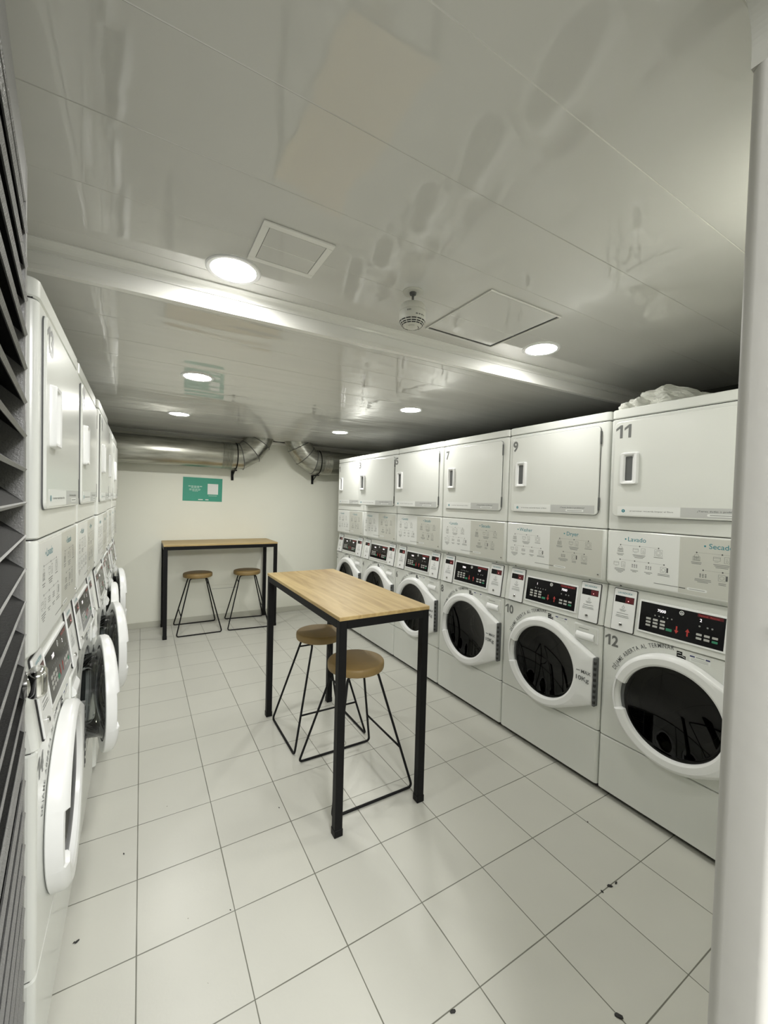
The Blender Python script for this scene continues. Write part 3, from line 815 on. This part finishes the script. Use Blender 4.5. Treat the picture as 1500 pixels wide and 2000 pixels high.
def m_dstick():
    b = MB(); y = -.0102; off = .345-.640
    X = lambda u: u-.640
    b.plate([(X(.068), 1.482), (X(.347), 1.482), (X(.347), 1.526), (X(.068), 1.526)], y, y-.0005, 'panel_white')
    b.plate([(X(.3475), 1.482), (X(.622), 1.482), (X(.622), 1.526), (X(.3475), 1.526)], y, y-.0005, 'sticker_grey')
    y -= .0007
    dot(b, X(.097), 1.503, .0085, y, 'teal'); strokes(b, [(X(.097), 1.499, X(.097), 1.507)], y-.0003, 'white', .0022)
    put_text(b, 'al terminar recuerda limpiar el filtro', X(.128), 1.5005, .0062, y, 'ink', width=.19)
    put_text(b, '¿Tienes dudas o problemas?', X(.411), 1.508, .0068, y, 'ink', width=.155, bold=.004)
    b.plate(rrect(X(.448), X(.560), 1.489, 1.501, .0058, 3), y, y-.0004, 'panel_white'); strokes(b, [(X(.458), 1.495, X(.550), 1.495)], y-.0006, 'ink_light', .003)
    return b.mesh('door_sticker')
def m_dhinge():
    b = MB(); b.box(.001, .006, -.011, -.001, -.035, .035, 'rubber', .001, 1); return b.mesh('door_hinge')
def put_number(b, t, x, z, h, y):
    for ch in t:
        if ch == '1':
            pts = [(.30, 0), (.50, 0), (.50, 1), (.33, 1), (.0, .76), (.0, .56), (.30, .76)]
            f = b.bm.faces.new([b.bm.verts.new((x+p[0]*h, y, z+p[1]*h)) for p in pts]); f.material_index = b.mi('number'); x += .62*h
        else:
            put_text(b, ch, x, z, h, y, 'number', width=.60*h, bold=.030); x += .74*h
def m_num(t, dryer):
    def f():
        b = MB()
        if dryer: put_number(b, t, .046-.640, 1.868, .066, -.0106)
        else: put_number(b, t, U(.016), .802, .056, -.0008)
        return b.mesh('machine_number')
    return f

def machine(name_pair, words, x_face, y_c, rz, label, group, door_w=0.0, door_d=0.0, digits=('7000', '2')):
    up_n, lo_n = name_pair
    t = tag(empty('stacked_washer_dryer', (x_face, y_c, 0), rz), label, 'washer dryer', group)
    P = lambda n, key, fn, par=t, loc=(0, 0, 0), rot=None: link(n, cached(key, fn), par, loc, rot)
    P('kick_base', 'kick', m_kick); P('inner_frame', 'core', m_core)
    P('lower_panel', 'lower', m_lower); P('washer_housing', 'housing', m_housing)
    P('drum', 'drum', m_drum)
    wd = P('washer_door', 'wdoor', m_wdoor, t, (.320, 0, 0), (0, 0, math.radians(door_w)))
    P('door_window', 'window', m_window, wd)['label'] = 'dark tinted round window'
    P('glass_bowl', 'bowl', m_bowl, wd); P('door_hinge', 'whinge', m_whinge, wd)['label'] = 'dark grey hinge strip'
    P('capacity_lettering', 'max', m_max, wd)
    dr = P('detergent_drawer', 'drawer', m_drawer); P('drawer_handle', 'drawerh', m_drawer_h, dr)
    P('machine_number', 'n'+lo_n, m_num(lo_n, False)); P('arched_lettering', 'arc', m_arc)
    P('energy_mark', 'energy', m_energy); P('rating_label', 'rating', m_rating)
    P('control_panel', 'fascia', m_fascia)
    cdp = P('control_display', 'display', m_display); P('number_keypad', 'keypad', m_keypad, cdp); P('start_key', 'start', m_start, cdp); P('option_keypad', 'opt', m_options, cdp)
    P('status_icons', 'st1', m_status, cdp); P('status_icons', 'st2', m_status2, cdp)
    P('red_arrow', 'ar1', m_arrow(.344, -1), cdp); P('red_arrow', 'ar2', m_arrow(.388, 1), cdp); P('red_header', 'hdr', m_header, cdp)
    P('round_logo', 'logo', m_logo, cdp); P('digital_readout', 'dig%s' % (digits,), m_digits(*digits), cdp)
    for u, txt in ((.1015, 'LAVADORA'), (.606, 'SECADORA')):
        pu = P('payment_unit', 'pay', m_pay, t, (U(u), 0, 0)); P('payment_window', 'paywin', m_paywin, pu); P('payment_lettering', 'pt'+txt, m_paytext(txt), pu); P('lock', 'lock', m_lock, pu)
    ip = P('instruction_panel', 'instr', m_instr)
    P('washing_instructions', 'w'+words[0], m_wash(words[0]), ip); P('drying_instructions', 'd'+words[1], m_dry(words[1]), ip)
    P('dryer_housing', 'dryer', m_dryer); P('top_lid', 'lid', m_lid); P('door_gasket', 'gasket', m_gasket)
    dd = P('dryer_door', 'ddoor', m_ddoor, t, (U(.640), 0, 0), (0, 0, math.radians(door_d)))
    P('door_handle', 'dh', m_dh, dd); P('door_sticker', 'dstick', m_dstick, dd); P('machine_number', 'N'+up_n, m_num(up_n, True), dd)
    P('door_hinge', 'dhinge', m_dhinge, t, (U(.640), 0, 1.89)); P('door_hinge', 'dhinge', m_dhinge, t, (U(.640), 0, 1.535))
    return t
ES, EN = ('Lavado', 'Secado'), ('Washer', 'Dryer')
GR, GL = 'stacked washer dryers along the right wall', 'stacked washer dryers along the left wall'
right = [('11', '12', ES, 2.0, 0, 'white stacked washer dryer marked 12 and 11, nearest on the right', ('7000', '2')),
         ('9', '10', EN, 0, 0, 'white stacked washer dryer marked 10 and 9, with panel reading Washer and Dryer', ('1', '7000')),
         ('7', '8', ES, 0, 0, 'white stacked washer dryer marked 8 and 7, right of the table corner', ('7000', '127')),
         ('5', '6', ES, 4.5, 0, 'white stacked washer dryer marked 6 and 5, partly behind the front table leg', ('7000', '7000')),
         ('3', '4', EN, 8.0, 0, 'white stacked washer dryer marked 4 and 3, upper dryer door ajar', ('7000', '7000')),
         ('1', '2', ES, 0, 0, 'white stacked washer dryer marked 2 and 1, farthest on the right', ('7000', '7000'))]
for k, (a, c, wd_, dd_, dw_, lab, dg_) in enumerate(right):
    machine((a, c), wd_, 2.112, 1.26-.345+.69*k, -PI/2, lab, GR, dw_, dd_, dg_)
left = [('13', '14', ES, 0, 0.0, 0, 'white stacked washer dryer marked 14 and 13, nearest on the left by the louvered door'),
        ('15', '16', EN, 0, 9.0, 0, 'second stacked washer dryer along the left, narrow rim of open washer door showing'),
        ('17', '18', ES, 0, 9.5, .012, 'third stacked washer dryer along the left, standing slightly forward with open glass bowl door'),
        ('19', '20', ES, 0, 3.0, 0, 'fourth stacked washer dryer along the left, second from the back wall end'),
        ('21', '22', EN, 0, 6.0, 0, 'fifth stacked washer dryer along the left, nearest the back wall and duct')]
for k, (a, c, wd_, dd_, dw_, dx, lab) in enumerate(left):
    machine((a, c), wd_, -0.213+dx, 1.25+.3525+.705*k, PI/2, lab, GL, dw_, dd_, ('7000', '2'))

# plastic bag on top of the nearest right stack
b = MB()
rnd = random.Random(5)
for cx, cy, cz, rx, ry, rz_ in ((2.42, 1.13, 2.075, .17, .12, .085), (2.25, 1.19, 2.05, .08, .05, .045), (2.17, 1.215, 2.04, .04, .03, .025), (2.58, 1.02, 2.07, .14, .10, .06)):
    r_ = bmesh.ops.create_icosphere(b.bm, subdivisions=4, radius=1.0)
    for v in r_['verts']:
        p = v.co.copy(); n_ = 1+.10*math.sin(5*p.x+3*p.y+cx*9)+.08*math.sin(9*p.y-4*p.z+cy*5)+.05*math.sin(15*p.x+11*p.z)
        v.co = Vector((cx+p.x*rx*n_, cy+p.y*ry*n_, max(2.0235, cz+p.z*rz_*n_)))
        for f in v.link_faces: f.smooth = True; f.material_index = b.mi('bag')
tag(b.obj('plastic_bag'), 'crumpled pale plastic bag lying on top of the stack marked 11', 'plastic bag')

# ------------------------------------------------------------------ tables
def table(x0, x1, y0, y1, H, label, grain_y):
    t = tag(empty('high_table', ((x0+x1)/2, (y0+y1)/2, 0)), label, 'table', 'high wooden tables on black steel frames')
    w_, d_ = (x1-x0)/2, (y1-y0)/2
    b = MB(); 
    if grain_y: b.box(-w_, w_, -d_, d_, H-.018, H, 'wood', .0015, 1); o = b.obj('tabletop', t)
    else: b.box(-d_, d_, -w_, w_, H-.018, H, 'wood', .0015, 1); o = b.obj('tabletop', t, rot=(0, 0, PI/2))
    s_ = .0375; zt = H-.0185; e = .002
    b = MB()
    for sx in (-1, 1): b.box(sx*(w_-e)-(s_ if sx > 0 else 0), sx*(w_-e)+(s_ if sx < 0 else 0), -d_+e+s_, d_-e-s_, zt-s_, zt, 'black_steel')
    for sy in (-1, 1): b.box(-w_+e+s_, w_-e-s_, sy*(d_-e)-(s_ if sy > 0 else 0), sy*(d_-e)+(s_ if sy < 0 else 0), zt-s_, zt, 'black_steel')
    b.obj('table_frame', t)
    for sx in (-1, 1):
        for sy in (-1, 1):
            b = MB(); cx, cy = sx*(w_-e-s_/2), sy*(d_-e-s_/2)
            b.box(cx-s_/2, cx+s_/2, cy-s_/2, cy+s_/2, .03, zt, 'black_steel', .002, 1)
            lg = b.obj('leg', t)
            b = MB(); b.box(cx-s_/2-.002, cx+s_/2+.002, cy-s_/2-.002, cy+s_/2+.002, 0, .034, 'black_steel', .002, 1); b.obj('foot_cap', lg)
    return t
table(.758, 1.252, 1.640, 2.850, 1.0, 'high oak topped table with black steel legs in the middle of the room', True)
table(.202, 1.402, 4.835, 5.365, 1.0, 'high oak topped table with black steel legs against the back wall', False)

# ------------------------------------------------------------------ stools
def stool_meshes():
    b = MB()
    b.lathe([(.0001, .603), (.146, .603), (.152, .606), (.1545, .612), (.1555, .628), (.1545, .641), (.150, .647), (.140, .650), (.0001, .650)], 'seat', (0, 0, 0), 'Z', 56)
    seat = b.mesh('seat')
    def loop(sy):
        yb, yt = sy*.238, sy*.085; r = .0068
        P0 = [Vector((-.088, yt, .597)), Vector((-.230, yb, r)), Vector((.230, yb, r)), Vector((.088, yt, .597))]
        pts = []
        for i, p in enumerate(P0):
            a, c = P0[i-1], P0[(i+1) % 4]; rr = .026
            d0 = (a-p).normalized(); d1 = (c-p).normalized()
            for k in range(6):
                tt = k/5; q = (p+d0*rr)*(1-tt)**2+p*2*tt*(1-tt)+(p+d1*rr)*tt**2; pts.append(q)
        # start at the middle of the top so that the rod closes on itself
        start = (P0[0]+P0[3])/2
        b_ = MB(); b_.tube([start]+pts+[start], r, 'black_steel', 8, False); return b_.mesh('leg_frame')
    def legpt(sx, sy, z): t = z/.597; return Vector((sx*(.230+(.088-.230)*t), sy*(.238+(.085-.238)*t), z))
    b = MB(); b.tube([legpt(1, -1, .205), legpt(1, 1, .205)], .0055, 'black_steel', 8); foot = b.mesh('footrest')
    b = MB(); b.tube([legpt(-1, -1, .525), legpt(-1, 1, .525)], .0055, 'black_steel', 8); upb = b.mesh('cross_bar')
    return seat, loop(-1), loop(1), foot, upb
SM = stool_meshes()
def stool(x, y, rz, label):
    t = tag(empty('bar_stool', (x, y, 0), rz), label, 'stool', 'round brown stools with black wire legs')
    for nm, me in zip(('seat', 'leg_frame', 'leg_frame', 'footrest', 'cross_bar'), SM): link(nm, me, t)
    return t
stool(1.024, 1.991, 0, 'round brown stool on black wire legs at the near end under the middle table')
stool(1.030, 2.535, -PI/2, 'round brown stool on black wire legs behind the nearer stool under the middle table')
stool(.563, 5.100, PI, 'round brown stool on black wire legs, left one at the back wall table')
stool(1.107, 5.085, math.radians(-5.5), 'round brown stool on black wire legs, right one at the back wall table')

# ------------------------------------------------------------------ ceiling fittings
def m_ring():
    b = MB(); b.lathe([(.094, 0), (.094, -.004), (.090, -.007), (.078, -.006), (.073, -.001)], 'plastic', (0, 0, 0), 'Z', 48); return b.mesh('trim_ring')
def m_diff(mm='diffuser'):
    b = MB(); b.lathe([(.0755, -.0035), (.060, -.0045), (.03, -.005), (.0001, -.005)], mm, (0, 0, 0), 'Z', 48); return b.mesh('lamp_diffuser')
RM, DM, DMF, DMN = m_ring(), m_diff(), m_diff('diffuser_far'), m_diff('diffuser_near')
for x, y, z, lab in ((.276, 1.571, ZN, 'large round lit ceiling light left of the small square hatch'), (1.784, 1.453, ZN, 'round lit ceiling light right of the large square hatch'),
                     (1.42, .36, ZN, 'unseen fill light added on the ceiling by the front wall, behind the right door post'),  # added fill outside the view, lifts the near floor and lower machines
                     (.287, 2.765, ZF, 'round lit ceiling light on the far ceiling, left and nearer the step'), (.281, 4.100, ZF, 'round lit ceiling light at far left above the silver duct'),
                     (1.825, 2.715, ZF, 'round lit ceiling light on the far ceiling, right and nearer the step'), (1.828, 4.065, ZF, 'round lit ceiling light at far right before the right duct elbow')):
    t = tag(empty('ceiling_light', (x, y, z)), lab, 'ceiling light', 'round recessed ceiling lights')
    link('trim_ring', RM, t); link('lamp_diffuser', DMF if y > 4 else DMN if 1.4 < y < 1.6 else DM, t)['label'] = 'glowing white diffuser'
# hatches
def hatch(x0, x1, y0, y1, fr, lab, gap, seam=None):
    t = tag(empty('ceiling_hatch', ((x0+x1)/2, (y0+y1)/2, ZN)), lab, 'ceiling hatch')
    w_, d_ = (x1-x0)/2, (y1-y0)/2
    b = MB(); zt = -.001
    for a in ((-w_, w_, -d_, -d_+fr), (-w_, w_, d_-fr, d_), (-w_, -w_+fr, -d_+fr, d_-fr), (w_-fr, w_, -d_+fr, d_-fr)): b.box(a[0], a[1], a[2], a[3], -.007, zt, 'trim', .001, 1)
    b.obj('hatch_frame', t)
    b = MB(); b.box(-w_+fr, w_-fr, -d_+fr, d_-fr, -.0012, -.0006, 'dark'); b.obj('hatch_gap', t)
    b = MB(); g = gap; b.box(-w_+fr+.0015, w_-fr-g, -d_+fr+.0015, d_-fr-g, -.006, -.0016, 'ceiling')
    if seam is not None: b.box(-w_+fr+.002, w_-fr-g, seam-.0015, seam+.0015, -.0068, -.0055, 'trim')
    b.obj('hatch_panel', t); return t
hatch(.300, .528, 1.240, 1.464, .022, 'small square ceiling hatch with white frame beside the large light', .002, .005)
hatch(1.133, 1.548, 1.161, 1.581, .006, 'large square ceiling hatch with dark edge gap near the smoke detector', .017, .035)
# smoke detector
t = tag(empty('smoke_detector', (.900, 1.345, ZN)), 'white round smoke detector hanging on a short stem from the ceiling', 'smoke detector')
b = MB(); b.lathe([(.040, 0), (.040, -.003), (.036, -.005), (.020, -.004), (.0001, -.004)], 'detector', n=36); b.obj('ceiling_plate', t)
b = MB(); b.lathe([(.014, -.003), (.012, -.012), (.0045, -.013), (.0045, -.044), (.009, -.046), (.009, -.050)], 'rubber', n=20); b.obj('stem', t)
b = MB(); b.lathe([(.0001, -.046), (.030, -.046), (.044, -.052), (.050, -.060), (.051, -.078), (.049, -.079), (.049, -.081), (.051, -.082), (.0515, -.105), (.049, -.118), (.040, -.130), (.026, -.137), (.023, -.136), (.018, -.140), (.0001, -.142)], 'detector', n=48); body = b.obj('detector_body', t)
b = MB()
for zc, rr in ((-.118, .0492), (-.125, .0445), (-.1305, .0400)):
    for k in range(14):
        a0 = 2*PI*k/14+.03; a1 = 2*PI*(k+1)/14-.03
        lp = []
        for a in [a0+(a1-a0)*j/4 for j in range(5)]: lp.append((a,))
        lo_ = [Vector(((rr+.0008)*math.cos(a[0]), (rr+.0008)*math.sin(a[0]), zc+.0016)) for a in lp]; hi = [Vector(((rr-.0012)*math.cos(a[0]), (rr-.0012)*math.sin(a[0]), zc-.0020)) for a in lp]
        b.loft([lo_, hi], 'dark', False, smooth=False)
for k in range(2):
    a0 = math.radians(200+k*90); b.loft([[Vector((r_*math.cos(a0+j*.25), r_*math.sin(a0+j*.25), z_)) for j in range(5)] for r_, z_ in ((.0262, -.1375), (.0235, -.1372))], 'dark', False, smooth=False)
b.obj('vent_slots', body)
b = MB()
for a0, a1, zc, h in ((-2.55, -2.25, -.090, .006), (-1.9, -1.15, -.104, .005)):
    n_ = 10
    for k in range(n_):
        if k % 3 == 2: continue
        p0 = a0+(a1-a0)*k/n_; p1 = a0+(a1-a0)*(k+.8)/n_; rr = .0520
        b.loft([[Vector((rr*math.cos(a), rr*math.sin(a), zc+h/2)) for a in (p0, p1)], [Vector((rr*math.cos(a), rr*math.sin(a), zc-h/2)) for a in (p0, p1)]], 'ink', False, smooth=False)
b.obj('detector_lettering', body)

# ------------------------------------------------------------------ ducts
def duct(side, label):
    t = tag(empty('ventilation_duct', (0, 5.19, 2.015)), label, 'duct', 'silver ventilation ducts at the back wall')
    R_ = .155
    def ring(c, ang, r=R_, n=36):
        # circle whose normal lies in the XZ plane at angle ang
        nx, nz = math.cos(ang), math.sin(ang); u = Vector((-nz, 0, nx)); v = Vector((0, 1, 0))
        return [Vector(c)+u*r*math.cos(2*PI*k/n)+v*r*math.sin(2*PI*k/n) for k in range(n)]
    if side < 0: x_out, x_el, sg = -.90, .93, 1
    else: x_out, x_el, sg = 2.86, 2.06, -1
    b = MB(); b.loft([ring((x_out, 0, 0), 0), ring((x_el, 0, 0), 0)], 'duct', True, True, True, True); b.obj('straight_pipe', t)
    # gored elbow turning up into the ceiling
    cs = [((x_el, 0, 0), 0), ((x_el+sg*.10, 0, 0.0), math.radians(12)), ((x_el+sg*.215, 0, .075), math.radians(42)), ((x_el+sg*.30, 0, .19), math.radians(60)), ((x_el+sg*.345, 0, .29), math.radians(70))]
    b = MB()
    for (c0, a0), (c1, a1) in zip(cs, cs[1:]):
        A0 = a0 if sg > 0 else PI-a0; A1 = a1 if sg > 0 else PI-a1
        b.loft([ring(c0, A0), ring(c1, A1)], 'duct', True, False, False, True)
    b.obj('elbow', t)
    b = MB()
    for c0, a0 in cs[1:4]:
        A0 = a0 if sg > 0 else PI-a0; b.loft([ring((c0[0]-sg*.004, 0, c0[2]-.003), A0, R_+.002), ring(c0, A0, R_+.007), ring((c0[0]+sg*.004, 0, c0[2]+.003), A0, R_+.002)], 'rubber', True, False, False, True)
    b.obj('seam_bead', t)
    b = MB()
    for k in range(7): xx = x_el-sg*(.02+.016*k); b.loft([ring((xx-.006, 0, 0), 0, R_+.001), ring((xx, 0, 0), 0, R_+.006), ring((xx+.006, 0, 0), 0, R_+.001)], 'duct', True, False, False, True)
    b.obj('ribbed_sleeve', t)
    # strap and wall bracket
    xb = x_el-sg*.02+sg*.06
    b = MB(); b.loft([ring((xb-.006, 0, 0), 0, R_+.0022), ring((xb-.006, 0, 0), 0, R_+.0045), ring((xb+.006, 0, 0), 0, R_+.0045), ring((xb+.006, 0, 0), 0, R_+.0022)], 'black_steel', True, False, False, False); b.obj('strap', t)
    b = MB(); b.box(xb-.015, xb+.015, .186, .194, -.285, -.165, 'black_steel', .001, 1); b.box(xb-.015, xb+.015, -.03, .19, -.176, -.163, 'black_steel', .001, 1)
    b.tube([(xb, .186, -.25), (xb, .05, -.176)], .006, 'black_steel', 6); b.obj('wall_bracket', t)
    return t
duct(-1, 'silver round duct running left along the back wall with upturned elbow')
duct(1, 'silver round duct elbow at the right end of the back wall')

# green sign on the back wall
t = tag(empty('wall_sign', (.636, YB, 1.603)), 'green rectangular notice on the back wall under the left duct', 'sign')
b = MB(); b.plate([(-.219, -.141), (.219, -.141), (.219, .141), (-.219, .141)], 0, -.003, 'signgreen'); o = b.obj('sign_board', t, rot=(0, math.radians(.8), 0))
b = MB(); y = -.0036
b.plate([(.052, -.055), (.172, -.055), (.172, .073), (.052, .073)], -.0028, y, 'white')
for x0, x1, z, h in ((-.160, -.005, .036, .012), (-.130, -.035, .020, .010), (-.150, -.020, .002, .007), (-.150, -.025, -.010, .007), (-.115, -.050, -.022, .007)):
    n_ = max(3, int((x1-x0)/.028)); 
    for k in range(n_): strokes(b, [(x0+(x1-x0)*k/n_, z, x0+(x1-x0)*(k+.82)/n_, z)], y, 'signtext', h)
strokes(b, [(-.050, -.122, .002, -.122), (.030, -.122, .066, -.122)], y, 'white', .010); strokes(b, [(.065, -.072, .160, -.072)], y, 'signtext', .006)
b.obj('sign_print', t, rot=(0, math.radians(.8), 0))

# ------------------------------------------------------------------ louvered door at the left
hx, hy, L, H = -.100, .140, .849, 2.10
ang = math.atan2(.843, -.101)
t = tag(empty('louvered_door', (hx, hy, 0), ang), 'dark louvered metal door standing open at the left edge', 'door')
T_ = .018
b = MB(); fr = .028
b.box(0, fr, -T_, T_, .01, H, 'louver_frame', .002, 1); b.box(L-fr, L, -T_, T_, .01, H, 'louver_frame', .002, 1)
b.box(fr, L-fr, -T_, T_, H-.075, H, 'louver_frame', .002, 1); b.box(fr, L-fr, -T_, T_, .01, .06, 'louver_frame', .002, 1)
b.obj('door_frame', t)
b = MB(); k = 0; z = .085
while z < H-.085:
    Mx = Matrix.Translation((0, 0, z)) @ Matrix.Rotation(math.radians(40 if z > 1.05 else -40), 4, 'X')
    b.box(fr, L-fr, -.024, .024, -.0012, .0012, 'louver', 0, 1, Mx); b.box(fr, L-fr, -.0255, -.0225, -.003, .003, 'louver_frame', 0, 1, Mx)  # pale strip along each dark slat paints its lit front edge
    z += .0595
b.obj('louver_slats', t)
b = MB(); b.box(fr, L-fr, T_-.002, T_, .06, H-.075, 'darkwall'); b.obj('backing_sheet', t)  # near-black sheet stands in for the dark between the slats
b = MB()
zc = 1.172
b.lathe([(.024, -T_), (.024, -T_-.006), (.018, -T_-.008)], 'chrome', (L-.035, 0, zc), 'Y', 28)
b.box(L-.058, L-.008, -T_-.034, -T_-.004, zc-.026, zc+.026, 'chrome', .013, 5)
for f in b.bm.faces: f.smooth = True
b.obj('door_knob', t)['label'] = 'rounded chrome knob'

# ------------------------------------------------------------------ small floor items
b = MB(); b.lathe([(.040, .0), (.040, .0012), (.037, .0016), (.0365, .0006), (.035, .0006), (.034, .0016), (.0001, .0018)], 'skirt', (1.082, 2.293, 0), 'Z', 36)
for (a, r_) in ((0, .0367),): b.lathe([(.0372, .0017), (.0348, .0017)], 'ink', (1.082, 2.293, 0), 'Z', 36)
tag(b.obj('floor_cap'), 'small round cover set in the floor tiles under the middle table', 'floor cover')
b = MB(); rnd = random.Random(11)
for x, y, s_ in ((1.581, 0.903, 0.0080), (1.631, 0.902, 0.0140), (1.667, 0.897, 0.0090), (1.241, 0.644, 0.0160), (0.816, 0.896, 0.0120), (1.865, 1.148, 0.0060), (-0.174, 1.671, 0.0090), (-0.182, 1.672, 0.0050), (-0.050, 1.998, 0.0060), (0.596, 1.944, 0.0050), (1.886, 0.634, 0.0100), (1.779, 0.596, 0.0100), (0.296, 1.533, 0.0040)):
    r_ = bmesh.ops.create_icosphere(b.bm, subdivisions=1, radius=s_)
    an = rnd.uniform(0, PI)
    for v in r_['verts']:
        p = v.co; qx = p.x*1.0*rnd.uniform(.8, 1.1); qy = p.y*.45; v.co = Vector((x+qx*math.cos(an)-qy*math.sin(an), y+qx*math.sin(an)+qy*math.cos(an), max(0.0003, .002+p.z*.3)))
        for f in v.link_faces: f.material_index = b.mi('dark')
tag(b.obj('floor_debris'), 'scattered dark crumbs of dirt on the pale floor tiles', 'debris', kind='stuff')
